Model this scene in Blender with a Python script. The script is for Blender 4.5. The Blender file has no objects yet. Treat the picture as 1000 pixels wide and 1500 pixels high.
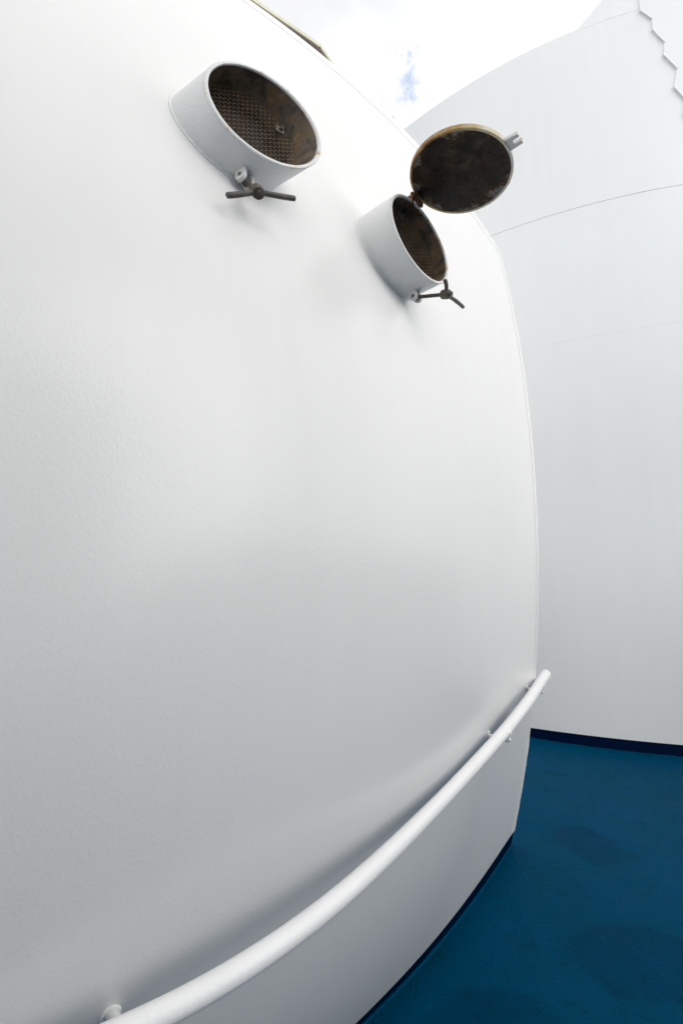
import bpy, math, random
import numpy as np
from mathutils import Vector, noise
random.seed(3)

# ------------------------------------------------------------------ camera, sky, sun, exposure
scene = bpy.context.scene
cam_d = bpy.data.cameras.new("camera")
cam = bpy.data.objects.new("camera", cam_d)
scene.collection.objects.link(cam)
cam_d.sensor_fit = 'VERTICAL'
cam_d.sensor_height = 36.0
cam_d.lens = 16.8
cam_d.clip_start = 0.02
cam_d.clip_end = 5000
cam.location = (0, 0, 1.6)
cam.rotation_euler = (math.pi / 2 + math.atan2(137, 700), 0, 0)
scene.camera = cam
scene.view_settings.view_transform = 'Standard'
scene.view_settings.look = 'None'
scene.view_settings.exposure = 0.0
scene.view_settings.gamma = 1.0

SUN_EL, SUN_AZ = math.radians(27), math.radians(-38)      # azimuth from +X, counter-clockwise
world = bpy.data.worlds.new("World")
scene.world = world
world.use_nodes = True
wn, wl = world.node_tree.nodes, world.node_tree.links
wn.clear()
w_out = wn.new('ShaderNodeOutputWorld')
sky = wn.new('ShaderNodeTexSky'); sky.sky_type = 'NISHITA'; sky.sun_disc = False
sky.sun_elevation = SUN_EL; sky.sun_rotation = math.pi / 2 - SUN_AZ
bg_sky = wn.new('ShaderNodeBackground'); bg_sky.inputs[1].default_value = 0.11
wl.new(sky.outputs[0], bg_sky.inputs[0])
bg_cloud = wn.new('ShaderNodeBackground')
tc = wn.new('ShaderNodeTexCoord')
sep = wn.new('ShaderNodeSeparateXYZ'); wl.new(tc.outputs['Generated'], sep.inputs[0])
elev = wn.new('ShaderNodeMapRange'); elev.inputs[1].default_value = -0.05; elev.inputs[2].default_value = 0.9
elev.inputs[3].default_value = 1.85; elev.inputs[4].default_value = 1.0
wl.new(sep.outputs[2], elev.inputs[0])
cn = wn.new('ShaderNodeTexNoise'); cn.inputs['Scale'].default_value = 5.0; cn.inputs['Detail'].default_value = 8
wl.new(tc.outputs['Generated'], cn.inputs[0])
cr = wn.new('ShaderNodeMapRange'); cr.inputs[1].default_value = 0.35; cr.inputs[2].default_value = 0.7
cr.inputs[3].default_value = 0.93; cr.inputs[4].default_value = 1.16
wl.new(cn.outputs[0], cr.inputs[0])
mul = wn.new('ShaderNodeMath'); mul.operation = 'MULTIPLY'
wl.new(elev.outputs[0], mul.inputs[0]); wl.new(cr.outputs[0], mul.inputs[1])
bg_cloud.inputs[0].default_value = (0.985, 0.99, 1.0, 1)
wl.new(mul.outputs[0], bg_cloud.inputs[1])
# one break in the cloud
dist = wn.new('ShaderNodeVectorMath'); dist.operation = 'DISTANCE'
gapdir = Vector((75/700, 0, 0)); _p = math.atan2(137, 700); _u = 625/700
gapdir = Vector((0.107, math.cos(_p) - _u*math.sin(_p), math.sin(_p) + _u*math.cos(_p))).normalized()
dist.inputs[1].default_value = gapdir
nd = wn.new('ShaderNodeTexNoise'); nd.inputs['Scale'].default_value = 34; nd.inputs['Detail'].default_value = 7; nd.inputs['Roughness'].default_value = 0.65
wl.new(tc.outputs['Generated'], nd.inputs[0])
nrm = wn.new('ShaderNodeVectorMath'); nrm.operation = 'NORMALIZE'
wl.new(tc.outputs['Generated'], nrm.inputs[0]); wl.new(nrm.outputs[0], dist.inputs[0])
ma = wn.new('ShaderNodeMath'); ma.operation = 'MULTIPLY_ADD'; ma.inputs[1].default_value = -0.25; ma.inputs[2].default_value = 0.137
wl.new(nd.outputs[0], ma.inputs[0])
ad = wn.new('ShaderNodeMath'); ad.operation = 'ADD'; wl.new(dist.outputs['Value'], ad.inputs[0]); wl.new(ma.outputs[0], ad.inputs[1])
gm = wn.new('ShaderNodeMapRange'); gm.inputs[1].default_value = 0.0; gm.inputs[2].default_value = 0.045
gm.inputs[3].default_value = 0.68; gm.inputs[4].default_value = 0.0
wl.new(ad.outputs[0], gm.inputs[0])
bg_blue = wn.new('ShaderNodeBackground'); bg_blue.inputs[0].default_value = (0.42, 0.56, 0.84, 1); bg_blue.inputs[1].default_value = 1.0
mx0 = wn.new('ShaderNodeMixShader'); mx0.inputs[0].default_value = 0.04
wl.new(bg_cloud.outputs[0], mx0.inputs[1]); wl.new(bg_sky.outputs[0], mx0.inputs[2])
mx = wn.new('ShaderNodeMixShader')
wl.new(gm.outputs[0], mx.inputs[0]); wl.new(mx0.outputs[0], mx.inputs[1]); wl.new(bg_blue.outputs[0], mx.inputs[2])
wl.new(mx.outputs[0], w_out.inputs[0])

sun_d = bpy.data.lights.new("sun", 'SUN'); sun_d.energy = 1.55; sun_d.angle = math.radians(50); sun_d.color = (1.0, 0.98, 0.95)
sun = bpy.data.objects.new("sun", sun_d); scene.collection.objects.link(sun)
sun.rotation_euler = Vector((math.cos(SUN_EL)*math.cos(SUN_AZ), math.cos(SUN_EL)*math.sin(SUN_AZ), math.sin(SUN_EL))).to_track_quat('Z', 'Y').to_euler()

# ------------------------------------------------------------------ materials
def mat(name):
    m = bpy.data.materials.new(name); m.use_nodes = True
    return m, m.node_tree.nodes, m.node_tree.links, m.node_tree.nodes['Principled BSDF']
def nnoise(n, l, scale, detail=4, rough=0.5, vec=None, dist=0.0):
    t = n.new('ShaderNodeTexNoise'); t.inputs['Scale'].default_value = scale
    t.inputs['Detail'].default_value = detail; t.inputs['Roughness'].default_value = rough; t.inputs['Distortion'].default_value = dist
    if vec is not None: l.new(vec, t.inputs['Vector'])
    return t
def ramp(n, l, src, stops):
    r = n.new('ShaderNodeValToRGB')
    while len(r.color_ramp.elements) < len(stops): r.color_ramp.elements.new(0.5)
    for e, (p, c) in zip(r.color_ramp.elements, stops): e.position = p; e.color = (*c, 1)
    l.new(src, r.inputs[0]); return r
def mixc(n, l, fac, a, b):
    m = n.new('ShaderNodeMix'); m.data_type = 'RGBA'
    if isinstance(fac, float): m.inputs[0].default_value = fac
    else: l.new(fac, m.inputs[0])
    for i, v in ((6, a), (7, b)):
        if isinstance(v, tuple): m.inputs[i].default_value = (*v, 1)
        else: l.new(v, m.inputs[i])
    return m.outputs[2]
def maprange(n, l, src, a, b, c, d):
    m = n.new('ShaderNodeMapRange'); l.new(src, m.inputs[0])
    for i, v in enumerate((a, b, c, d)): m.inputs[i+1].default_value = v
    return m.outputs[0]
def mathn(n, l, op, a, b):
    m = n.new('ShaderNodeMath'); m.operation = op
    for i, v in enumerate((a, b)):
        if isinstance(v, (int, float)): m.inputs[i].default_value = v
        else: l.new(v, m.inputs[i])
    return m.outputs[0]

def white_paint(name, rough=0.33, peel=0.0007, wav=0.006, col=(0.77, 0.765, 0.752), peel_scale=95, streak=True, grime=0.022):
    m, n, l, b = mat(name)
    tc = n.new('ShaderNodeTexCoord'); o = tc.outputs['Object']
    # faint vertical streaks and soft chalky patches
    mp = n.new('ShaderNodeMapping'); mp.inputs['Scale'].default_value = (3.5, 3.5, 0.22); l.new(o, mp.inputs[0])
    s = nnoise(n, l, 2.2, 3, 0.5, mp.outputs[0])
    p = nnoise(n, l, 0.9, 3, 0.5, o)
    f = mathn(n, l, 'MULTIPLY', maprange(n, l, s.outputs[0], 0.35, 0.7, 0.0, 1.0), maprange(n, l, p.outputs[0], 0.35, 0.65, 0.2, 1.0))
    f = mathn(n, l, 'MULTIPLY', f, grime*5.0 if streak else grime*2)
    c = mixc(n, l, f, col, (0.56, 0.56, 0.53))
    # small dirt specks
    sp = n.new('ShaderNodeTexVoronoi'); sp.inputs['Scale'].default_value = 7.5; l.new(o, sp.inputs['Vector'])
    spf = maprange(n, l, sp.outputs['Distance'], 0.006, 0.014, 0.5, 0.0)
    spr = n.new('ShaderNodeSeparateColor'); l.new(sp.outputs['Color'], spr.inputs[0])
    spf = mathn(n, l, 'MULTIPLY', spf, mathn(n, l, 'GREATER_THAN', spr.outputs[0], 0.72))
    c = mixc(n, l, spf, c, (0.25, 0.22, 0.2))
    l.new(c, b.inputs['Base Color'])
    b.inputs['Roughness'].default_value = rough
    # roller "orange peel" and gentle plate buckling
    a = nnoise(n, l, peel_scale, 3, 0.55, o, 0.6)
    amp = nnoise(n, l, 2.5, 3, 0.5, o)
    h1 = mathn(n, l, 'MULTIPLY', mathn(n, l, 'MULTIPLY', a.outputs[0], peel), maprange(n, l, amp.outputs[0], 0.3, 0.7, 0.5, 1.35))
    wv = nnoise(n, l, 1.1, 2, 0.4, o)
    h = mathn(n, l, 'ADD', h1, mathn(n, l, 'MULTIPLY', wv.outputs[0], wav))
    bp = n.new('ShaderNodeBump'); bp.inputs['Distance'].default_value = 1.0; bp.inputs['Strength'].default_value = 1.0
    l.new(h, bp.inputs['Height']); l.new(bp.outputs[0], b.inputs['Normal'])
    return m
M = {}
M['wall'] = white_paint('white_wall_paint', rough=0.28, peel=0.00045, wav=0.010, peel_scale=140)
M['far'] = white_paint('white_casing_paint', rough=0.45, peel=0.0005, wav=0.008, col=(0.79, 0.795, 0.785), peel_scale=60, grime=0.02)
M['rail'] = white_paint('white_rail_paint', rough=0.38, peel=0.0007, wav=0.0, col=(0.86, 0.855, 0.85), peel_scale=140, grime=0.02)

def tube_paint(name):
    m = white_paint(name, rough=0.42, peel=0.001, wav=0.0, col=(0.83, 0.83, 0.82), peel_scale=75, grime=0.03)
    return m
M['tube'] = tube_paint('white_vent_paint')

def rusty_white(name, amount):
    m, n, l, b = mat(name)
    o = n.new('ShaderNodeTexCoord').outputs['Object']
    a = nnoise(n, l, 22, 8, 0.7, o, 0.3)
    r = nnoise(n, l, 60, 5, 0.6, o)
    f = maprange(n, l, a.outputs[0], 0.68-amount, 0.78-amount, 0, 1)
    rc = ramp(n, l, r.outputs[0], [(0.3, (0.30, 0.13, 0.03)), (0.5, (0.60, 0.36, 0.10)), (0.7, (0.72, 0.55, 0.26))])
    c = mixc(n, l, f, (0.76, 0.76, 0.74), rc.outputs[0])
    l.new(c, b.inputs['Base Color']); b.inputs['Roughness'].default_value = 0.55
    bp = n.new('ShaderNodeBump'); bp.inputs['Distance'].default_value = 0.002; bp.inputs['Strength'].default_value = 0.7
    l.new(r.outputs[0], bp.inputs['Height']); l.new(bp.outputs[0], b.inputs['Normal'])
    return m
M['lug'] = rusty_white('chipped_white_paint', 0.13)
M['rim'] = rusty_white('rim_paint', 0.12)

def soot(name, base_stops, spots=0.6, rough=(0.35, 0.8), scale=9):
    m, n, l, b = mat(name)
    o = n.new('ShaderNodeTexCoord').outputs['Object']
    a = nnoise(n, l, scale, 9, 0.72, o, 0.15)
    r = ramp(n, l, a.outputs[0], base_stops)
    d = nnoise(n, l, scale*6, 6, 0.7, o)
    c = mixc(n, l, maprange(n, l, d.outputs[0], 0.5, 0.75, 0.0, spots), r.outputs[0], (0.16, 0.085, 0.035))
    l.new(c, b.inputs['Base Color'])
    l.new(maprange(n, l, a.outputs[0], 0.3, 0.7, rough[0], rough[1]), b.inputs['Roughness'])
    bp = n.new('ShaderNodeBump'); bp.inputs['Distance'].default_value = 0.003; bp.inputs['Strength'].default_value = 0.6
    l.new(d.outputs[0], bp.inputs['Height']); l.new(bp.outputs[0], b.inputs['Normal'])
    return m
M['lining'] = soot('rusty_tube_lining', [(0.30, (0.022, 0.017, 0.013)), (0.42, (0.08, 0.065, 0.046)), (0.52, (0.19, 0.155, 0.11)), (0.61, (0.26, 0.15, 0.065)), (0.72, (0.45, 0.40, 0.33))], 0.45, (0.4, 0.75), 17)
M['dark_iron'] = soot('oily_iron', [(0.3, (0.03, 0.027, 0.024)), (0.55, (0.085, 0.075, 0.06)), (0.75, (0.19, 0.165, 0.13))], 0.45, (0.35, 0.55), 30)
M['screen'] = soot('brown_mesh_metal', [(0.3, (0.26, 0.18, 0.11)), (0.55, (0.40, 0.29, 0.18)), (0.75, (0.52, 0.42, 0.31))], 0.3, (0.4, 0.6), 20)
M['pitch'] = soot('dark_duct', [(0.3, (0.010, 0.008, 0.007)), (0.7, (0.035, 0.026, 0.018))], 0.15, (0.7, 0.9), 12)
M['hinge'] = soot('rusted_hinge', [(0.3, (0.035, 0.014, 0.006)), (0.5, (0.15, 0.06, 0.018)), (0.7, (0.30, 0.14, 0.045))], 0.5, (0.5, 0.8), 30)

# underside of the lid: soot with bare grey and brown patches towards the rim
def lid_inside(centre, nrm_, radius):
    m, n, l, b = mat('sooty_lid_lining')
    o = n.new('ShaderNodeTexCoord').outputs['Object']
    dn = n.new('ShaderNodeVectorMath'); dn.operation = 'DISTANCE'; l.new(o, dn.inputs[0]); dn.inputs[1].default_value = centre
    rad = mathn(n, l, 'DIVIDE', dn.outputs['Value'], radius)
    a = nnoise(n, l, 10, 8, 0.68, o, 0.15)
    d = nnoise(n, l, 55, 6, 0.7, o)
    r0 = ramp(n, l, nnoise(n, l, 11, 9, 0.74, o, 0.15).outputs[0], [(0.36, (0.006, 0.005, 0.005)), (0.48, (0.02, 0.014, 0.010)), (0.58, (0.05, 0.032, 0.02)), (0.70, (0.10, 0.08, 0.06))])
    c = mixc(n, l, maprange(n, l, d.outputs[0], 0.48, 0.72, 0.0, 0.35), r0.outputs[0], (0.10, 0.06, 0.04))
    edge = maprange(n, l, rad, 0.55, 1.0, -0.10, 0.16)
    peel = mathn(n, l, 'ADD', a.outputs[0], edge)
    c = mixc(n, l, maprange(n, l, peel, 0.55, 0.62, 0.0, 0.85), c, (0.10, 0.055, 0.016))
    c = mixc(n, l, maprange(n, l, peel, 0.615, 0.64, 0.0, 0.92), c, (0.21, 0.195, 0.18))
    l.new(c, b.inputs['Base Color'])
    l.new(maprange(n, l, a.outputs[0], 0.35, 0.65, 0.5, 0.8), b.inputs['Roughness']); b.inputs['Specular IOR Level'].default_value = 0.22
    bp = n.new('ShaderNodeBump'); bp.inputs['Distance'].default_value = 0.003; bp.inputs['Strength'].default_value = 0.5
    l.new(peel, bp.inputs['Height']); l.new(bp.outputs[0], b.inputs['Normal'])
    return m
def lid_shell_mat():
    m, n, l, b = mat('weathered_lid_edge')
    o = n.new('ShaderNodeTexCoord').outputs['Object']
    s = n.new('ShaderNodeSeparateXYZ'); l.new(o, s.inputs[0])
    a = nnoise(n, l, 16, 7, 0.7, o)
    g = mathn(n, l, 'ADD', mathn(n, l, 'ADD', a.outputs[0], 0.33), mathn(n, l, 'MULTIPLY', s.outputs[0], -1.2))
    c = ramp(n, l, g, [(0.28, (0.70, 0.70, 0.66)), (0.42, (0.66, 0.58, 0.38)), (0.62, (0.55, 0.36, 0.14)), (0.8, (0.25, 0.10, 0.03))])
    l.new(c.outputs[0], b.inputs['Base Color']); b.inputs['Roughness'].default_value = 0.5
    return m
M['lid_edge'] = lid_shell_mat()

def deck_mat():
    m, n, l, b = mat('blue_deck_coating')
    o = n.new('ShaderNodeTexCoord').outputs['Object']
    a = nnoise(n, l, 2.2, 6, 0.6, o, 0.4)
    c = mixc(n, l, maprange(n, l, a.outputs[0], 0.35, 0.7, 0, 1), (0.0, 0.053, 0.122), (0.0, 0.049, 0.098))
    g = nnoise(n, l, 5.5, 6, 0.7, o, 0.8)
    c = mixc(n, l, maprange(n, l, g.outputs[0], 0.56, 0.72, 0, 0.55), c, (0.002, 0.028, 0.036))
    # two old water marks
    for cx, cy, rx, ry in ((1.68, 3.66, 0.20, 0.28), (1.40, 2.55, 0.36, 0.26), (0.60, 2.1, 0.3, 0.3)):
        mp = n.new('ShaderNodeMapping'); mp.inputs['Location'].default_value = (-cx/rx, -cy/ry, 0); mp.inputs['Scale'].default_value = (1/rx, 1/ry, 0)
        l.new(o, mp.inputs[0])
        ln = n.new('ShaderNodeVectorMath'); ln.operation = 'LENGTH'; l.new(mp.outputs[0], ln.inputs[0])
        dd = mathn(n, l, 'ADD', ln.outputs['Value'], mathn(n, l, 'MULTIPLY', nnoise(n, l, 7, 4, 0.6, o).outputs[0], 0.55))
        c = mixc(n, l, maprange(n, l, dd, 1.15, 1.36, 0.30, 0.0), c, (0.0003, 0.018, 0.045))
    fl = n.new('ShaderNodeTexVoronoi'); fl.inputs['Scale'].default_value = 16; l.new(o, fl.inputs['Vector'])
    fs = n.new('ShaderNodeSeparateColor'); l.new(fl.outputs['Color'], fs.inputs[0])
    ff = mathn(n, l, 'MULTIPLY', maprange(n, l, fl.outputs['Distance'], 0.03, 0.06, 0.6, 0), mathn(n, l, 'GREATER_THAN', fs.outputs[0], 0.93))
    c = mixc(n, l, ff, c, (0.05, 0.16, 0.22))
    l.new(c, b.inputs['Base Color'])
    l.new(maprange(n, l, g.outputs[0], 0.3, 0.7, 0.24, 0.40), b.inputs['Roughness'])
    b.inputs['IOR'].default_value = 1.16; b.inputs['Specular IOR Level'].default_value = 0.05
    h = mathn(n, l, 'MULTIPLY', nnoise(n, l, 75, 3, 0.5, o, 0.5).outputs[0], 0.0055)
    h = mathn(n, l, 'ADD', h, mathn(n, l, 'MULTIPLY', nnoise(n, l, 3, 3, 0.5, o).outputs[0], 0.01))
    bp = n.new('ShaderNodeBump'); bp.inputs['Distance'].default_value = 1.0
    l.new(h, bp.inputs['Height']); l.new(bp.outputs[0], b.inputs['Normal'])
    return m
M['deck'] = deck_mat()
def plain(name, col, rough, bump=0.0, scale=80):
    m, n, l, b = mat(name)
    o = n.new('ShaderNodeTexCoord').outputs['Object']
    a = nnoise(n, l, scale, 4, 0.6, o)
    dark = tuple(v*0.75 for v in col)
    l.new(mixc(n, l, maprange(n, l, nnoise(n, l, 6, 5, 0.6, o).outputs[0], 0.3, 0.7, 0, 1), col, dark), b.inputs['Base Color'])
    b.inputs['Roughness'].default_value = rough
    bp = n.new('ShaderNodeBump'); bp.inputs['Distance'].default_value = bump; l.new(a.outputs[0], bp.inputs['Height']); l.new(bp.outputs[0], b.inputs['Normal'])
    return m
M['navy'] = plain('navy_skirting_paint', (0.0003, 0.0075, 0.036), 0.5, 0.002); M['navy'].node_tree.nodes['Principled BSDF'].inputs['IOR'].default_value = 1.1
M['mauve'] = plain('mauve_brown_board', (0.36, 0.28, 0.27), 0.6, 0.001)
M['cream'] = plain('cream_edge_board', (0.80, 0.77, 0.58), 0.5, 0.001)

# ------------------------------------------------------------------ helpers
def obj(name, verts, faces, m, parent=None, origin=(0, 0, 0), smooth=True):
    o0 = Vector(origin)
    me = bpy.data.meshes.new(name)
    me.from_pydata([tuple(Vector(v) - o0) for v in verts], [], faces)
    me.update(); me.materials.append(M[m] if isinstance(m, str) else m)
    if smooth:
        me.polygons.foreach_set('use_smooth', [True]*len(me.polygons)); me.set_sharp_from_angle(angle=math.radians(38))
    ob = bpy.data.objects.new(name, me); scene.collection.objects.link(ob)
    if parent is not None: ob.parent = parent
    else: ob.location = o0
    return ob
def empty(name, loc):
    o = bpy.data.objects.new(name, None); scene.collection.objects.link(o); o.location = loc
    o.empty_display_size = 0.1
    return o
def tag(o, label=None, cat=None, group=None, kind=None):
    for k, v in (('label', label), ('category', cat), ('group', group), ('kind', kind)):
        if v: o[k] = v
    return o
class MB:
    def __init__(s): s.v = []; s.f = []
    def add(s, vs, fs):
        k = len(s.v); s.v += [tuple(v) for v in vs]; s.f += [tuple(i+k for i in f) for f in fs]; return s
    def tube(s, pts, rad, seg=16, cap=True, wob=0.0):
        pts = [Vector(p) for p in pts]; n = len(pts)
        if not hasattr(rad, '__len__'): rad = [rad]*n
        t = [(pts[min(i+1, n-1)] - pts[max(i-1, 0)]).normalized() for i in range(n)]
        u = t[0].orthogonal().normalized(); vs = []
        for i in range(n):
            u = (u - t[i]*u.dot(t[i])).normalized(); w = t[i].cross(u)
            for j in range(seg):
                a = 2*math.pi*j/seg
                r = rad[i]*(1 + (wob*noise.noise(pts[i]*25 + Vector((math.cos(a), math.sin(a), 0))*1.5) if wob else 0))
                vs.append(pts[i] + (u*math.cos(a) + w*math.sin(a))*r)
        fs = [(i*seg+j, i*seg+(j+1) % seg, (i+1)*seg+(j+1) % seg, (i+1)*seg+j) for i in range(n-1) for j in range(seg)]
        if cap:
            vs += [pts[0], pts[-1]]; a, b = n*seg, n*seg+1
            fs += [(a, (j+1) % seg, j) for j in range(seg)] + [(b, (n-1)*seg+j, (n-1)*seg+(j+1) % seg) for j in range(seg)]
        return s.add(vs, fs)
    def rod(s, a, b, r, seg=14, bev=0.0015):
        a, b = Vector(a), Vector(b); d = (b-a).normalized()
        return s.tube([a, a+d*0.0001, a+d*bev, b-d*bev, b-d*0.0001, b], [r*0.6, r-bev, r, r, r-bev, r*0.6], seg)
    def box(s, c, ax, ay, az, bev=0.002):
        # chamfered box; ax, ay, az are half-extent vectors
        c, A = Vector(c), [Vector(ax), Vector(ay), Vector(az)]
        import bmesh
        bm = bmesh.new(); bmesh.ops.create_cube(bm, size=2)
        for v in bm.verts: v.co = c + A[0]*v.co.x + A[1]*v.co.y + A[2]*v.co.z
        if bev: bmesh.ops.bevel(bm, geom=bm.edges[:], offset=bev, segments=2, affect='EDGES')
        bm.verts.index_update()
        s.add([v.co.copy() for v in bm.verts], [[v.index for v in f.verts] for f in bm.faces]); bm.free(); return s
    def build(s, name, m, parent=None, origin=(0, 0, 0), smooth=True): return obj(name, s.v, s.f, m, parent, origin, smooth)

# ------------------------------------------------------------------ deck
N_ = 2
mb = MB(); X0, X1, Y0, Y1 = -60, 60, -60, 60
mb.add([(X0, Y0, 0), (X1, Y0, 0), (X1, Y1, 0), (X0, Y1, 0)], [(0, 1, 2, 3)])
tag(mb.build('deck', 'deck', smooth=False), 'blue painted steel deck with dull dark water marks', kind='structure')

# ------------------------------------------------------------------ near bulkhead: a bulging curved wall
CX, CY = -3.2, 5.2
CB = [0.85411, 3.75932, 6.07049, 4.12634, 5.49472]
C1 = [2.5902, 10.87066, 15.69555, 8.72855, 6.3824]
CT = [0.45119, 1.93705, 3.47066, 3.39014, 5.62988]
CD = [0.15865, 0.42635, 0.25143]
CR = [7.92491, 17.67522, 12.04729, 7.43262]
CE = [5.79e-05, -0.0014974, 0.0111775, -0.0323633, 0.0354685, -0.3476801]
ZL = [0.09, 1.0, 2.6, 4.64]
TOP = 4.64
def Rw(a, z):
    v = [np.polyval(CB, a), np.polyval(C1, a), np.polyval(C1, a) + np.polyval(CD, a), np.polyval(CT, a)]
    r = 0
    for i in range(4):
        w = 1.0
        for j in range(4):
            if j != i: w *= (z - ZL[j])/(ZL[i] - ZL[j])
        r += v[i]*w
    return float(r)
def Sw(a, z, off=0.0):
    r = Rw(a, z); p = Vector((CX + r*math.cos(a), CY + r*math.sin(a), z))
    if off: p += Nw(a, z)*off
    return p
def Nw(a, z):
    e = 1e-3
    da = Sw(a+e, z) - Sw(a-e, z); dz = Sw(a, z+e) - Sw(a, z-e)
    return da.cross(dz).normalized()
def edge(z): return float(np.polyval(CE, z))
A_END = -1.75
def sheet(z0, z1, nz, a_of_z, b_of_z, na, off=0.0, gam=1.0):
    vs, fs = [], []
    for i in range(nz+1):
        z = z0 + (z1-z0)*i/nz; a, b = a_of_z(z), b_of_z(z)
        for j in range(na+1): vs.append(Sw(a + (b-a)*(j/na)**gam, z, off))
    for i in range(nz):
        for j in range(na):
            k = i*(na+1)+j; fs.append((k, k+na+1, k+na+2, k+1))
    return vs, fs
def slab(z0, z1, nz, a_of_z, b_of_z, na, thick):
    # a plate lying on the bulkhead, standing `thick` proud of it
    v1, f1 = sheet(z0, z1, nz, a_of_z, b_of_z, na, thick)
    v0, _ = sheet(z0, z1, nz, a_of_z, b_of_z, na, -0.002)
    k = len(v1); fs = list(f1)
    per = [j for j in range(na+1)] + [i*(na+1)+na for i in range(1, nz+1)] + [nz*(na+1)+j for j in range(na-1, -1, -1)] + [i*(na+1) for i in range(nz-1, 0, -1)]
    for a, b in zip(per, per[1:]+per[:1]): fs.append((a, b, b+k, a+k))
    return v1+v0, fs
bulk = empty('curved_bulkhead', (0.2, 2.4, 0))
tag(bulk, 'large bulging white painted steel bulkhead carrying the two round vents and the handrail', 'wall')
O = bulk.location
# plating: front sheet, the return behind the free edge, and the roof
vs, fs = sheet(0.085, TOP, 110, edge, lambda z: A_END, 190, gam=1.25)
nA = 191; nrow = 111
vs = list(vs); fs = list(fs)
ret = []
for i in range(nrow):
    p = vs[i*nA]; ret.append(len(vs)); vs.append(p + Vector((-2.4, 1.25, 0)))
for i in range(nrow-1): fs.append((ret[i], ret[i+1], (i+1)*nA, i*nA))
kt = len(vs)
vs.append(Vector((CX-1.5, CY-0.5, TOP + 0.05)))
for j in range(nA-1): fs.append(((nrow-1)*nA+j, kt, (nrow-1)*nA+j+1))
fs.append(((nrow-1)*nA, ret[-1], kt))
pl = obj('plating', vs, fs, 'wall', bulk, O)
# weld bar down the free edge, lap plate along the top, navy skirting
v, f = slab(0.087, TOP-0.002, 90, lambda z: edge(z)+0.0004, lambda z: edge(z)-0.0085, 3, 0.003)
obj('edge_bar', v, f, 'wall', bulk, O)
mb = MB(); pts = []
for i in range(150):
    z = 0.09 + (TOP-0.1)*i/149
    p = Sw(edge(z), z); pts.append(p + Vector((0.004*noise.noise(Vector((z*9, 0, 1))), 0, 0)))
mb.tube(pts, [0.006+0.0016*noise.noise(Vector((i*0.9, 3, 0))) for i in range(150)], 8)
mb.build('weld_bead', 'wall', bulk, O)
v, f = slab(TOP-0.075, TOP+0.001, 3, lambda z: edge(z)-0.012, lambda z: A_END+0.05, 160, 0.0012)
obj('top_edge_plate', v, f, 'wall', bulk, O)
v, f = slab(0.0, 0.092, 4, lambda z: edge(0.09)+0.001, lambda z: A_END, 160, -0.004)
v = [Vector(p) for p in v]
obj('skirting', v, f, 'navy', bulk, O)
mb = MB(); p0 = Sw(edge(0.09)+0.001, 0.0, -0.004); p1 = Sw(edge(0.09)+0.001, 0.092, -0.004)
d = Vector((-2.4, 1.25, 0)); mb.add([p0, p0+d, p1+d, p1], [(0, 1, 2, 3)]); mb.build('skirting_return', 'navy', bulk, O, False)
# fillet of deck coating at the foot
mb = MB(); mb.tube([Sw(edge(0.09)-0.005-t*0.012, 0.0, 0.004) for t in range(70)], 0.009, 8)
mb.build('foot_fillet', 'deck', bulk, O)

# ------------------------------------------------------------------ handrail
RK = np.array([[1.5988, 3.9177, 1.07], [1.36, 3.46, 1.066], [1.129, 3.0129, 1.06], [0.8193, 2.4453, 1.05], [0.6034, 2.0849, 1.035], [0.4275, 1.8085, 1.018],
               [0.2464, 1.5351, 0.9975], [0.0864, 1.3066, 0.981], [0.0, 1.1891, 0.9708], [-0.063, 1.123, 0.9615], [-0.1537, 1.0417, 0.9462],
               [-0.2483, 0.9745, 0.9304], [-0.3142, 0.9393, 0.92], [-0.79, 0.70, 0.90], [-1.32, 0.44, 0.88]])
sk = np.r_[0, np.cumsum(np.linalg.norm(np.diff(RK, axis=0), axis=1))]
NP = 220
ss = np.linspace(0, sk[-1], NP)
P3 = np.stack([np.interp(ss, sk, RK[:, c]) for c in range(3)], 1)
for _ in range(70):                                        # relax the polyline into a fair curve
    P3[1:-1] = 0.5*P3[1:-1] + 0.25*(P3[:-2] + P3[2:])
pp = [Vector(p) for p in P3]
angs = [math.atan2(p.y-CY, p.x-CX) for p in pp]
d0 = (pp[0]-pp[1]).normalized()
tip = [pp[0]+d0*0.014, pp[0]+d0*0.0135, pp[0]+d0*0.009]
rr = [float(np.interp(-a, [0.26, 0.47, 0.6, 0.8, 1.0], [0.037, 0.0315, 0.0275, 0.0225, 0.0215])) for a in angs]
rail = empty('handrail', pp[80].copy() - Vector((0, 0, 0)))
tag(rail, 'white tubular handrail curving along the foot of the bulging wall', 'handrail')
mb = MB(); mb.tube(tip+pp, [0.018, 0.027, 0.0345]+rr, 28, wob=0.012)
mb.build('rail_tube', 'rail', rail, rail.location)
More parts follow.
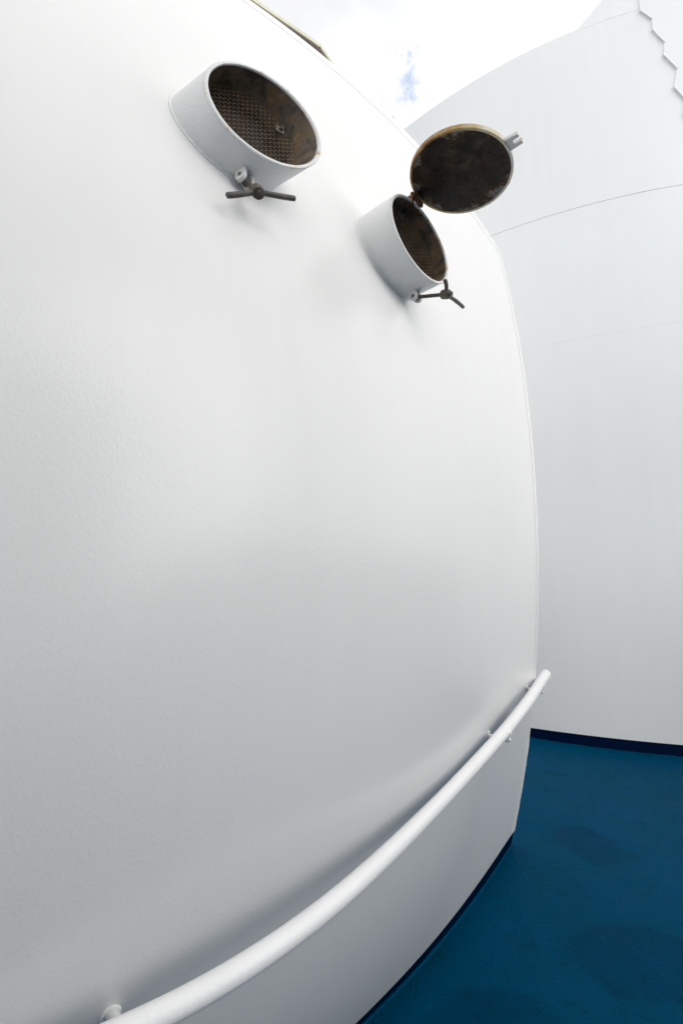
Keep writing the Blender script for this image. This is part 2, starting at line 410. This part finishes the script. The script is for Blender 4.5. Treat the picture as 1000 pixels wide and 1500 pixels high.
def bracket(a, fz):
    i = min(range(len(angs)), key=lambda k: abs(angs[k]-a)); c = pp[i]; r = rr[i]
    t = (pp[i-1]-pp[i+1]).normalized()
    # foot of the arm on the wall
    w = Sw(a, fz); 
    n = Vector((Nw(a, c.z).x, Nw(a, c.z).y, 0)).normalized()
    aa = a
    mb = MB()
    p0 = w - n*0.02; under = c - Vector((0, 0, r+0.006))
    path = []
    for k in range(12):
        s = k/11; q = p0.lerp(c, s); q.z = fz*(1-s)**1.3 + under.z*(1-(1-s)**1.3)
        path.append(q)
    out = c + n*(r*0.9) - Vector((0, 0, r+0.002))
    path.append(under.lerp(out, 0.6)); path.append(out); path.append(out + n*0.004)
    mb.tube(path, [0.0115]*3+[0.0105]*10+[0.0095, 0.006], 12, wob=0.1)
    # saddle wrapped half round the underside of the tube
    sv, sf = [], []; seg = 14; wd = 0.02
    for k in range(seg+1):
        th = math.pi*(1.08 + 0.98*k/seg)
        dd = n*math.cos(th) + Vector((0, 0, 1))*math.sin(th)
        for q, rad in ((-wd, r*0.97), (-wd, r+0.006), (wd, r+0.006), (wd, r*0.97)): sv.append(c + t*q + dd*rad)
    for k in range(seg):
        for q in range(3): sf.append((k*4+q, k*4+q+1, k*4+q+5, k*4+q+4))
    mb.add(sv, sf + [(0, 1, 2, 3), (seg*4, seg*4+1, seg*4+2, seg*4+3)])
    b = mb.build('bracket', 'rail', rail, rail.location)
    wv = MB(); N3 = Nw(a, c.z); e1 = t; e2 = N3.cross(e1).normalized(); base = Sw(a, fz)
    wv.tube([base + (e1*math.cos(x)+e2*math.sin(x))*0.0135 + N3*0.002 for x in [2*math.pi*k/20 for k in range(21)]], 0.005, 8, False, wob=0.3)
    wv.build('weld', 'rail', b, rail.location)
for a, fz in ((-0.376, 1.05), (-0.638, 1.022), (-0.983, 0.872)): bracket(a, fz)

# ------------------------------------------------------------------ ventilation pipes
def frame(n):
    n = Vector(n).normalized(); u = Vector((0, 0, 1)).cross(n).normalized(); return n, u, n.cross(u)
def wall_hit(p, g):
    # march from p along -g until it crosses the bulkhead surface
    lo, hi = 0.0, 0.6
    def outside(s):
        q = p - g*s; a = math.atan2(q.y-CY, q.x-CX); return math.hypot(q.x-CX, q.y-CY) > Rw(a, q.z)
    s = 0.0
    while s < 0.6 and outside(s): s += 0.01
    lo, hi = s-0.01, s
    for _ in range(20):
        m = (lo+hi)/2
        if outside(m): lo = m
        else: hi = m
    return lo
def make_vent(label, cen, n, g, R, depth, clip_at):
    cen = Vector(cen); n, u, v = frame(n); g = Vector(g).normalized()
    base = cen - g*wall_hit(cen, g)
    root = empty('ventilation_pipe', base); tag(root, label, 'ventilation pipe', 'open round ventilation pipes on the white bulkhead')
    SEG = 96; RO = R + 0.011
    dirs = [u*math.cos(2*math.pi*k/SEG) + v*math.sin(2*math.pi*k/SEG) for k in range(SEG)]
    lens = [wall_hit(cen + d*RO, g) for d in dirs]
    # outer wall of the pipe
    NR = 26; vs, fs = [], []
    for i in range(NR+1):
        for k, d in enumerate(dirs):
            s = 0.004 + (lens[k] + 0.004 - 0.004)*(i/NR)
            q = cen + d*RO - g*s
            q += d*(0.0012*noise.noise(q*14))
            vs.append(q)
    for i in range(NR):
        for k in range(SEG): fs.append((i*SEG+k, (i+1)*SEG+k, (i+1)*SEG+(k+1) % SEG, i*SEG+(k+1) % SEG))
    obj('pipe_shell', vs, fs, 'tube', root, base)
    # weld fillet where the pipe meets the wall
    mb = MB(); ring = [cen + dirs[k % SEG]*(RO+0.001) - g*(lens[k % SEG]-0.001) for k in range(SEG+1)]
    mb.tube(ring, [0.0042+0.0018*noise.noise(Vector((k*0.7, R*40, 0))) for k in range(SEG)]+[0.0042+0.0018*noise.noise(Vector((0, R*40, 0)))], 8, False)
    mb.build('weld_fillet', 'tube', root, base)
    # rim lip, rounded
    prof = [(RO, 0.006), (RO+0.0008, 0.002), (RO-0.001, -0.0015), (RO-0.005, -0.003), (R+0.002, -0.002), (R, 0.001), (R-0.0004, 0.006)]
    vs, fs = [], []
    for r, s in prof:
        for k, d in enumerate(dirs):
            j = 0.0006*noise.noise(d*6 + Vector((s*100, R*30, 0)))
            vs.append(cen + d*(r+j) - g*s)
    for i in range(len(prof)-1):
        for k in range(SEG): fs.append((i*SEG+k, i*SEG+(k+1) % SEG, (i+1)*SEG+(k+1) % SEG, (i+1)*SEG+k))
    obj('rim', vs, fs, 'rim', root, base)
    # rusty inside
    vs, fs = [], []; NI = 16
    for i in range(NI+1):
        for k, d in enumerate(dirs):
            s = 0.004 + (max(lens[k], depth+0.05)+0.02)*i/NI; q = cen + d*(R-0.0006) - g*s
            vs.append(q + d*(0.0015*noise.noise(q*30)) if 0 < i else q)
    for i in range(NI):
        for k in range(SEG): fs.append((i*SEG+k, i*SEG+(k+1) % SEG, (i+1)*SEG+(k+1) % SEG, (i+1)*SEG+k))
    lin = obj('lining', vs, fs, 'lining', root, base)
    # dark backing disc closing the pipe behind the screen
    bc = cen - g*(depth+0.045)
    obj('duct', [bc] + [bc + d*(R-0.001) for d in dirs], [(0, k+1, (k+1) % SEG+1) for k in range(SEG)], 'pitch', root, base)
    # expanded metal screen: zig-zag strands, long way of the diamond along e1
    sc = cen - g*depth; e1 = u.copy(); e2 = n.cross(e1)
    LW, SW = 0.028, 0.0170; mb = MB(); rs = R-0.004
    rows = int(2*rs/(SW/2))+1
    for i in range(-rows//2, rows//2+1):
        y0 = i*SW/2; cols = int(rs/(LW/2))+2; pts = []
        for j in range(-cols, cols+1):
            up = 1 if (j + i) % 2 == 0 else -1
            x = j*LW/2; y = y0 + up*SW/4
            for dx in (-0.003, 0.003):
                pts.append((x+dx, y))
        seg_v, prev = [], None
        for (x, y) in pts:
            ok = x*x + y*y < rs*rs
            if ok:
                q = sc + e1*x + e2*y
                k = len(mb.v)
                hw = 0.0009
                mb.v += [tuple(q - e2*hw + g*0.0008), tuple(q + e2*hw - g*0.0002), tuple(q + e2*hw - g*0.0012), tuple(q - e2*hw - g*0.0004)]
                if prev is not None: mb.f += [(prev+c, prev+(c+1) % 4, k+(c+1) % 4, k+c) for c in range(4)]
                prev = k
            else: prev = None
    scr = mb.build('mesh_screen', 'screen', root, base, False)
    # small clip plate holding the screen
    cu, cv = clip_at if clip_at else (0.3, 0.7)
    cc = sc + e1*0 + u*cu*R + v*cv*R + g*0.008
    mb = MB(); mb.box(cc, u*0.014, v*0.014, g*0.002, 0.001); mb.rod(cc, cc+g*0.012, 0.005, 10)
    mb.build('screen_clip', 'dark_iron', root, base)
    return root, base, n, u, v, g, dirs, RO

def lug_pair(root, base, surf, w, t, g, hgt):
    for s in (-1, 1):
        mb = MB(); c = Vector(surf) + t*0.0165*s + w*(hgt*0.32)
        # rounded ear: half-disc on a foot
        prof = [(-0.016, -0.024), (0.016, -0.024)] + [(0.016*math.cos(a), hgt*0.35+0.016*math.sin(a)) for a in [math.pi*k/12 for k in range(13)]]
        th = 0.0055
        vs = [c + g*x + w*y + t*q for q in (-th, th) for x, y in prof]; k = len(prof)
        fs = [tuple(range(k))[::-1], tuple(range(k, 2*k))] + [(i, (i+1) % k, (i+1) % k+k, i+k) for i in range(k)]
        mb.add(vs, fs); mb.build('lug', 'lug', root, base, False)
def swing_bolt(root, base, piv, hub, arms, t):
    piv, hub = Vector(piv), Vector(hub); d = (hub-piv).normalized()
    mb = MB()
    mb.rod(piv - t*0.024, piv + t*0.024, 0.006, 14)                    # pin through the ears
    mb.tube([piv - t*0.009, piv - t*0.008, piv + t*0.008, piv + t*0.009], [0.008, 0.012, 0.012, 0.008], 18)   # eye
    L = (hub-piv).length; n = 60                                          # threaded shank
    mb.tube([piv + d*(L*i/n) for i in range(n+1)], [0.0068+0.0008*math.sin(i*2.1) for i in range(n+1)], 12)
    bolt = mb.build('swing_bolt', 'lug' if L < 0.11 else 'dark_iron', root, base)
    mb = MB()
    a = hub - d*0.020; e = hub + d*0.016
    mb.tube([a, a+d*0.001, a+d*0.004, hub, e-d*0.004, e-d*0.001, e], [0.010, 0.0145, 0.0165, 0.0175, 0.0165, 0.0145, 0.0095], 24, wob=0.08)
    mb.tube([e-d*0.002, e+d*0.009, e+d*0.010], [0.0085, 0.0085, 0.006], 16)
    hb = mb.build('wing_nut_hub', 'dark_iron', bolt, base)
    for q in arms:
        q = Vector(q); dd = (q-hub).normalized(); mb = MB(); L2 = (q-hub).length
        sag = d*0.004
        P = [hub + dd*(0.008 + (L2-0.008)*i/10) + sag*math.sin(math.pi*i/10) for i in range(11)]
        mb.tube(P[:-1] + [q - dd*0.001, q], [0.0075]+[0.0072]*4+[0.0074]*5+[0.0068, 0.005], 16, wob=0.1)
        mb.build('arm', 'dark_iron', bolt, base)

VA = make_vent('white pipe upper left on the wall, rusty inside with brown mesh and no lid',
               (-0.2131, 1.1184, 2.9709), (0.505, -0.852, 0.139), (0.880, -0.455, 0.135), 0.166, 0.075, (0.62, 0.40))
VB = make_vent('white pipe farther along the wall with its round sooty lid swung open above it',
               (0.3069, 1.6125, 2.9906), (0.695, -0.709, 0.12), (0.791, -0.609, 0.049), 0.170, 0.056, (-0.2, 0.70))
tA = Vector((-0.5196, -0.8504, 0.0821)); wA = Vector((0.0548, -0.1291, -0.9901))
lug_pair(VA[0], VA[1], (-0.2704, 1.1358, 2.7879), wA, tA, VA[5], 0.034)
swing_bolt(VA[0], VA[1], (-0.2693, 1.1331, 2.767), (-0.2234, 1.0836, 2.6798), [(-0.2918, 1.0386, 2.6246), (-0.1285, 1.1319, 2.7056)], tA)
tB = Vector((-0.6232, -0.7458, -0.2356)); wB = Vector((0.2571, 0.0891, -0.9623))
lug_pair(VB[0], VB[1], (0.2858, 1.6857, 2.8146), wB, tB, VB[5], 0.036)
swing_bolt(VB[0], VB[1], Vector((0.2858, 1.6857, 2.8146))+wB*0.022, (0.3946, 1.6139, 2.7542), [(0.3834, 1.5781, 2.7912), (0.4902, 1.7332, 2.7812)], tB)

# open the bulkhead plating where the pipes pass through it
def cut_hole(ob, root_loc, axis, radius, cen):
    import bmesh
    bm = bmesh.new(); bm.from_mesh(ob.data); c = cen - ob.location; ax, e1, e2 = frame(axis)
    # the pipe is skewed, so its section square to the axis is measured along the rim plane
    def rp(p, n_):
        q = p - c; s_ = q.dot(n_)/axis.dot(n_); return q - axis*s_
    nr = radius[1]; n_, u_, v_ = frame(nr); R_ = radius[0]
    def rr_(p):
        q = rp(p, n_); return q.length
    near = [f for f in bm.faces if rr_(f.calc_center_median()) < R_+0.06 and abs((f.calc_center_median()-c).dot(n_)) < 0.5]
    for i in range(36):
        th = 2*math.pi*i/36; d = u_*math.cos(th) + v_*math.sin(th); tg = (-u_*math.sin(th) + v_*math.cos(th))
        pn = tg.cross(axis).normalized()
        near = [f for f in near if f.is_valid]
        geom = near + list({e for f in near for e in f.edges}) + list({v for f in near for v in f.verts})
        r = bmesh.ops.bisect_plane(bm, geom=geom, dist=1e-6, plane_co=c + d*R_, plane_no=pn)
        near = [g for g in r['geom'] if isinstance(g, bmesh.types.BMFace)]
    near = [f for f in bm.faces if rr_(f.calc_center_median()) < R_*0.998 and abs((f.calc_center_median()-c).dot(n_)) < 0.5]
    bmesh.ops.delete(bm, geom=near, context='FACES')
    bm.to_mesh(ob.data); bm.free()
cut_hole(pl, None, VA[5], (0.166+0.006, VA[2]), Vector((-0.2131, 1.1184, 2.9709)))
cut_hole(pl, None, VB[5], (0.170+0.006, VB[2]), Vector((0.3069, 1.6125, 2.9906)))

# lid of the farther pipe, swung up until it lies nearly level
LC = Vector((0.4439, 1.5112, 3.1787)); LN, LU, LV = frame((-0.115, 0.046, -0.992)); LR = 0.188
rootB, baseB = VB[0], VB[1]
SEG = 112; dl = [LU*math.cos(2*math.pi*k/SEG) + LV*math.sin(2*math.pi*k/SEG) for k in range(SEG)]
prof = [(LR-0.009, -0.004), (LR-0.009, 0.0), (LR-0.002, 0.001), (LR, -0.001), (LR+0.0005, -0.015), (LR-0.003, -0.0185), (LR*0.8, -0.022), (LR*0.4, -0.026), (0.004, -0.027)]
vs, fs = [], []
for r, s in prof:
    for d in dl: vs.append(LC + d*(r + 0.0006*noise.noise(d*7+Vector((0, 0, s*60)))) + LN*s)
for i in range(len(prof)-1):
    for k in range(SEG): fs.append((i*SEG+k, i*SEG+(k+1) % SEG, (i+1)*SEG+(k+1) % SEG, (i+1)*SEG+k))
fs.append(tuple((len(prof)-1)*SEG+k for k in range(SEG)))
lid = obj('lid', vs, fs, 'lid_edge', rootB, baseB); lid['label'] = 'open round lid, sooty black inside with a golden rusty edge'
vs = [LC + LN*-0.003]; fs = []
NRr = 14
for i in range(1, NRr+1):
    for d in dl:
        r = (LR-0.0085)*i/NRr; q = LC + d*r + LN*(-0.003 - 0.002*(1-(i/NRr)**2))
        vs.append(q + LN*0.0012*noise.noise(q*22))
fs += [(0, 1+k, 1+(k+1) % SEG) for k in range(SEG)]
for i in range(NRr-1):
    for k in range(SEG): fs.append((1+i*SEG+k, 1+(i+1)*SEG+k, 1+(i+1)*SEG+(k+1) % SEG, 1+i*SEG+(k+1) % SEG))
li = obj('lid_lining', vs, fs, lid_inside(LC-baseB, LN, LR), lid, baseB)
# hasp fork opposite the hinge, which takes the swing bolt
HP = Vector((0.2953, 1.6308, 3.1594))
hd = (LC - HP); hd -= LN*hd.dot(LN); hd.normalize(); ht = LN.cross(hd).normalized()
def fork(c, hd, ht, ln):
    mb = MB(); P = [(-0.012, -0.024), (0.006, -0.024), (0.040, -0.022), (0.043, -0.018), (0.043, -0.011), (0.040, -0.008), (0.022, -0.0075), (0.018, -0.004), (0.018, 0.004), (0.022, 0.0075), (0.040, 0.008), (0.043, 0.011), (0.043, 0.018), (0.040, 0.022), (0.006, 0.024), (-0.012, 0.024)]
    k = len(P); vs = [c + hd*x + ht*y + ln*q for q in (-0.006, 0.006) for x, y in P]
    import bmesh
    fs = [(i, (i+1) % k, (i+1) % k+k, i+k) for i in range(k)]
    quads = [(0, 1, 14, 15), (1, 2, 3, 6), (3, 4, 5, 6), (1, 6, 7, 8), (1, 8, 9, 14), (9, 10, 12, 14), (10, 11, 12), (12, 13, 14), (1, 8, 14)]
    quads = [(0, 1, 14, 15), (1, 7, 8, 14), (1, 2, 6, 7), (2, 3, 4, 5), (2, 5, 6), (8, 9, 13, 14), (9, 10, 13), (10, 11, 12, 13)]
    fs += quads + [tuple(i+k for i in q)[::-1] for q in quads]
    return mb.add(vs, fs)
fd = (hd*1.0 + ht*0.0).normalized()
FANG = -0.14
fd = (LU*math.cos(5.12) + LV*math.sin(5.12)).normalized(); ft = LN.cross(fd)
fork(LC + fd*(LR+0.001) - LN*0.009, fd, ft, LN).build('hasp', 'lug', lid, baseB, False)
# hinge: knuckles, pin and straps
RIMP = HP
mb = MB(); hc = HP + Vector((0.004, -0.002, 0.026)); nB, uB, vB = VB[2], VB[3], VB[4]
hax = ht
mb.tube([hc - hax*0.034, hc - hax*0.033, hc + hax*0.033, hc + hax*0.034], [0.006, 0.0105, 0.0105, 0.006], 16, wob=0.15)
mb.rod(hc - hax*0.042, hc + hax*0.042, 0.0055, 12)
mb.build('hinge', 'hinge', lid, baseB)
mb = MB()
hl = LC - hd*(LR-0.004) - LN*0.008
mb.box((hc+hl)/2, (hl-hc)*0.5, hax*0.018, LN*0.005, 0.0015); mb.build('hinge_strap', 'hinge', lid, baseB)
mb = MB(); 
for s in (-1, 1):
    mb.box(HP - VB[5]*0.012 + hax*0.024*s + Vector((0, 0, 0.010)), VB[5]*0.014, hax*0.0045, Vector((0, 0, 0.022)), 0.001)
mb.build('hinge_lug', 'hinge', rootB, baseB)
# bare hinge lugs left on the back of the nearer pipe's rim
for s in (-1, 1):
    dA = (VA[3]*0.62*1 + VA[4]*0.0); 
    mb = MB(); th = math.radians(58 + 7*s); dd = VA[3]*math.cos(th) + VA[4]*math.sin(th); tt = -VA[3]*math.sin(th) + VA[4]*math.cos(th)
    mb.box(Vector((-0.2131, 1.1184, 2.9709)) + dd*(VA[7]+0.006) - VA[5]*0.02, VA[5]*0.012, tt*0.004, dd*0.010, 0.001)
    mb.build('hinge_lug', 'lug', VA[0], VA[1])

# ------------------------------------------------------------------ funnel casing behind
FL = [(0.13, [-0.01065, 0.23541, -1.66817, 9.01334]), (5.2, [0.00703, -0.05143, -0.28585, 7.23143]),
      (7.1, [-0.00394, 0.12118, -1.08012, 8.17298]), (9.9, [-0.00273, 0.12153, -1.14532, 8.1441])]
def Fy(x, z):
    ys = [float(np.polyval(c, min(x, 7.5))) + max(0, x-7.5)*0.12 for _, c in FL]; zs = [q[0] for q in FL]
    r = 0
    w = 0; zc = min(max(z, 0), 10.9)
    for i in range(4):
        w = 1.0
        for j in range(4):
            if j != i: w *= (zc-zs[j])/(zs[i]-zs[j])
        r += ys[i]*w
    # blend towards straight interpolation to keep the plating calm low down
    lin = float(np.interp(zc, zs, ys))
    return r
fc = empty('funnel_casing', (3.2, 5.8, 0)); FO = fc.location
tag(fc, 'tall white curved funnel casing rising behind the deck corner with thin horizontal seams', 'ship funnel')
def fsheet(z0, z1, nz, x0, x1, nx, off=0.0):
    vs, fs = [], []
    for i in range(nz+1):
        z = z0+(z1-z0)*i/nz
        for j in range(nx+1):
            x = x0+(x1-x0)*j/nx; vs.append((x, Fy(x, z)-off, z))
    for i in range(nz):
        for j in range(nx): k = i*(nx+1)+j; fs.append((k, k+1, k+nx+2, k+nx+1))
    return vs, fs
def fslab(z0, z1, nz, x0, x1, nx, off):
    v1, f1 = fsheet(z0, z1, nz, x0, x1, nx, off); v0, _ = fsheet(z0, z1, nz, x0, x1, nx, -0.3); k = len(v1)
    fs = list(f1)
    per = [j for j in range(nx+1)] + [i*(nx+1)+nx for i in range(1, nz+1)] + [nz*(nx+1)+j for j in range(nx-1, -1, -1)] + [i*(nx+1) for i in range(nz-1, 0, -1)]
    for a, b in zip(per, per[1:]+per[:1]): fs.append((b, a, a+k, b+k))
    return v1+v0, fs
v, f = fslab(0.125, 5.2, 50, 0.6, 12, 110, 0.0); obj('lower_plating', v, f, 'far', fc, FO)
v, f = fslab(5.2, 7.1, 20, 0.6, 12, 110, 0.0004); obj('middle_plating', v, f, 'far', fc, FO)
v, f = fslab(7.1, 9.9, 30, 0.6, 12, 110, 0.002); obj('upper_plating', v, f, 'far', fc, FO)
for z, off, r in ((5.2, -0.0008, 0.0022), (7.1, 0.0015, 0.0036)):
    mb = MB(); mb.tube([(x, Fy(x, z)-off, z) for x in np.linspace(0.6, 9, 120)], r, 8, wob=0.3); mb.build('weld_seam', 'far', fc, FO)
v, f = fslab(0.0, 0.13, 2, 0.6, 12, 110, -0.006); obj('skirting', v, f, 'navy', fc, FO)
# deck fillet and coaming strip at its foot
mb = MB(); mb.tube([(x, Fy(x, 0)-0.0+0.0, 0.0) for x in np.linspace(1.2, 9, 140)], 0.014, 8, wob=0.5); mb.build('foot_fillet', 'deck', fc, FO)
vs, fs = [], []
for j in range(141):
    x = 1.2+7.8*j/140; y = Fy(x, 0); vs += [(x, y+0.02, 0.007), (x, y-0.17, 0.007), (x, y-0.178, 0.0)]
for j in range(140): k = j*3; fs += [(k, k+1, k+4, k+3), (k+1, k+2, k+5, k+4)]
obj('deck_margin_plate', vs, fs, 'deck', fc, FO)
# flared top section which starts part-way along and curls up
vs, fs = [], []; nx = 60; nz = 12
for i in range(nz+1):
    s = i/nz
    for j in range(nx+1):
        t = j/nx; 
        xl = 3.44 + 1.5*s
        x = xl + (12-xl)*t; z = 9.88 + 1.6*s
        vs.append((x, Fy(x, 9.9) - 0.0035 - 0.10*s*s, z))
k0 = len(vs); vs += [(a, b+0.3, c) for a, b, c in vs]
for i in range(nz):
    for j in range(nx): k = i*(nx+1)+j; fs.append((k, k+1, k+nx+2, k+nx+1))
per = [j for j in range(nx+1)] + [i*(nx+1)+nx for i in range(1, nz+1)] + [nz*(nx+1)+j for j in range(nx-1, -1, -1)] + [i*(nx+1) for i in range(nz-1, 0, -1)]
for a, b in zip(per, per[1:]+per[:1]): fs.append((b, a, a+k0, b+k0))
obj('flared_top_plate', vs, fs, 'far', fc, FO)

# stepped shroud standing against the casing at upper right
sh = empty('stepped_shroud', (4.7, 5.1, 8.0)); SO = sh.location
tag(sh, 'white stepped plate shroud with zigzag edge fixed high on the funnel casing', 'shroud')
Yp = 5.1
zig = [(3.99, 9.78), (3.985, 9.40), (4.105, 9.23), (4.10, 9.06), (4.22, 8.84), (4.195, 8.65), (4.335, 8.42), (4.28, 8.16), (4.39, 7.97), (4.37, 7.76), (4.50, 7.52)]
zig = [(3.98, 10.6), (3.99, 9.95)] + [(3.985, 9.40)] + zig[2:]
zig = [(x*5.1/5.0, 1.6+(z-1.6)*5.1/5.0) for x, z in zig]
zig = [(x*1.035, 1.6+(z-1.6)*1.035) for x, z in zig]
zz_, xx_ = [p[1] for p in zig][::-1], [p[0] for p in zig][::-1]
vs, fs = [], []; NZ, NX = 200, 14
for i in range(NZ+1):
    z = zz_[0] + (zz_[-1]-zz_[0])*i/NZ; xl = float(np.interp(z, zz_, xx_))
    for j in range(NX+1):
        x = xl + (5.9-xl)*j/NX; vs.append((x, Fy(x, z) - 0.022, z))
    vs.append((xl, Fy(xl, z) + 0.01, z))
W = NX+2
for i in range(NZ):
    for j in range(NX): k = i*W+j; fs.append((k, k+1, k+1+W, k+W))
    k = i*W; fs.append((k, k+W, k+W+NX+1, k+NX+1))
obj('panel', vs, fs, 'far', sh, SO)
for i in range(2, len(zig)-1, 2):
    a = Vector((zig[i][0], Fy(*zig[i])-0.022, zig[i][1])); b = Vector((zig[i+1][0], Fy(*zig[i+1])-0.022, zig[i+1][1]))
    d = (b-a).normalized(); nn = Vector((d.z, 0, -d.x))
    mb = MB(); mb.box((a+b)/2, d*((b-a).length/2+0.006), Vector((0, 0.008, 0)), nn*0.006, 0.0015); mb.build('step_lip', 'far', sh, SO)
mb = MB(); mb.box((4.93, Fy(4.93, 9.7)-0.03, 9.7), (0.035, 0, -0.95), (0.03, 0, 0.0), (0, 0.02, 0), 0.004); mb.build('stiffener', 'far', sh, SO)

# ------------------------------------------------------------------ awning board on top of the bulkhead
ab = empty('awning_board', (-0.4, 2.5, 4.7)); AO = ab.location
tag(ab, 'thin mauve brown board with cream edge projecting over the top of the white bulkhead', 'awning board')
P = [(-0.90, 1.745), (-0.515, 1.925), (-0.1245, 2.165), (-0.0523, 2.26), (-0.35, 2.9), (-1.3, 2.6)]
def board(P, z0, z1):
    k = len(P); vs = [(x, y, z0) for x, y in P] + [(x, y, z1) for x, y in P]
    return vs, [tuple(range(k))[::-1], tuple(range(k, 2*k))] + [(i, (i+1) % k, (i+1) % k+k, i+k) for i in range(k)]
v, f = board(P, 4.72, 4.735); obj('panel', v, f, 'mauve', ab, AO, False)
mb = MB()
for a, b in zip(P[:3], P[1:4]):
    a, b = Vector((*a, 4.728)), Vector((*b, 4.728)); d = (b-a).normalized(); o = Vector((d.y, -d.x, 0))
    mb.box((a+b)/2 + o*0.004, d*((b-a).length/2+0.003), o*0.003, Vector((0, 0, 0.0095)), 0.0006)
mb.build('edge_trim', 'cream', ab, AO)
for x, y in ((-0.45, 2.35), (-0.85, 2.25)):
    mb = MB(); mb.rod((x, y, 4.63), (x, y, 4.722), 0.012); mb.build('support_stud', 'wall', ab, AO)

# ------------------------------------------------------------------ the deckhouse wall, added unseen behind the viewer to shade the walls
dh = empty('added_blocker_wall', (3.0, -3.2, 0)); DO = dh.location
tag(dh, 'plain white deckhouse wall added unseen behind the viewer to shade the bulkhead and casing', 'blocker')
mb = MB(); mb.box((-0.5, -3.6, 2.85), (5.0, 0, 0), (0, 0.4, 0), (0, 0, 2.75), 0.01); mb.build('wall', 'far', dh, DO, False)
mb = MB(); mb.box((-0.5, -3.6, 0.05), (4.99, 0, 0), (0, 0.395, 0), (0, 0, 0.05), 0); mb.build('skirting', 'navy', dh, DO, False)
mb = MB(); mb.box((-0.5, -3.55, 5.64), (5.1, 0, 0), (0, 0.5, 0), (0, 0, 0.04), 0.008); mb.build('cap', 'far', dh, DO, False)
# ------------------------------------------------------------------ side bulwark added beyond the right edge of view, unseen, to darken the lower walls
bw = empty('shade_baffle', (5.8, 1.0, 0)); BO = bw.location
tag(bw, 'blue painted solid bulwark with white capping rail added out of view to darken the lower walls', 'shade_baffle')
yb = Fy(5.8, 1.0) - 0.02
mb = MB(); mb.box((5.8, (yb-2.6)/2, 1.1), (0.06, 0, 0), (0, (yb+2.6)/2, 0), (0, 0, 1.1), 0.005); mb.build('panel', 'deck', bw, BO, False)
mb = MB(); mb.box((5.8, (yb-2.6)/2, 2.225), (0.09, 0, 0), (0, (yb+2.6)/2, 0), (0, 0, 0.023), 0.008); mb.build('capping', 'rail', bw, BO, False)
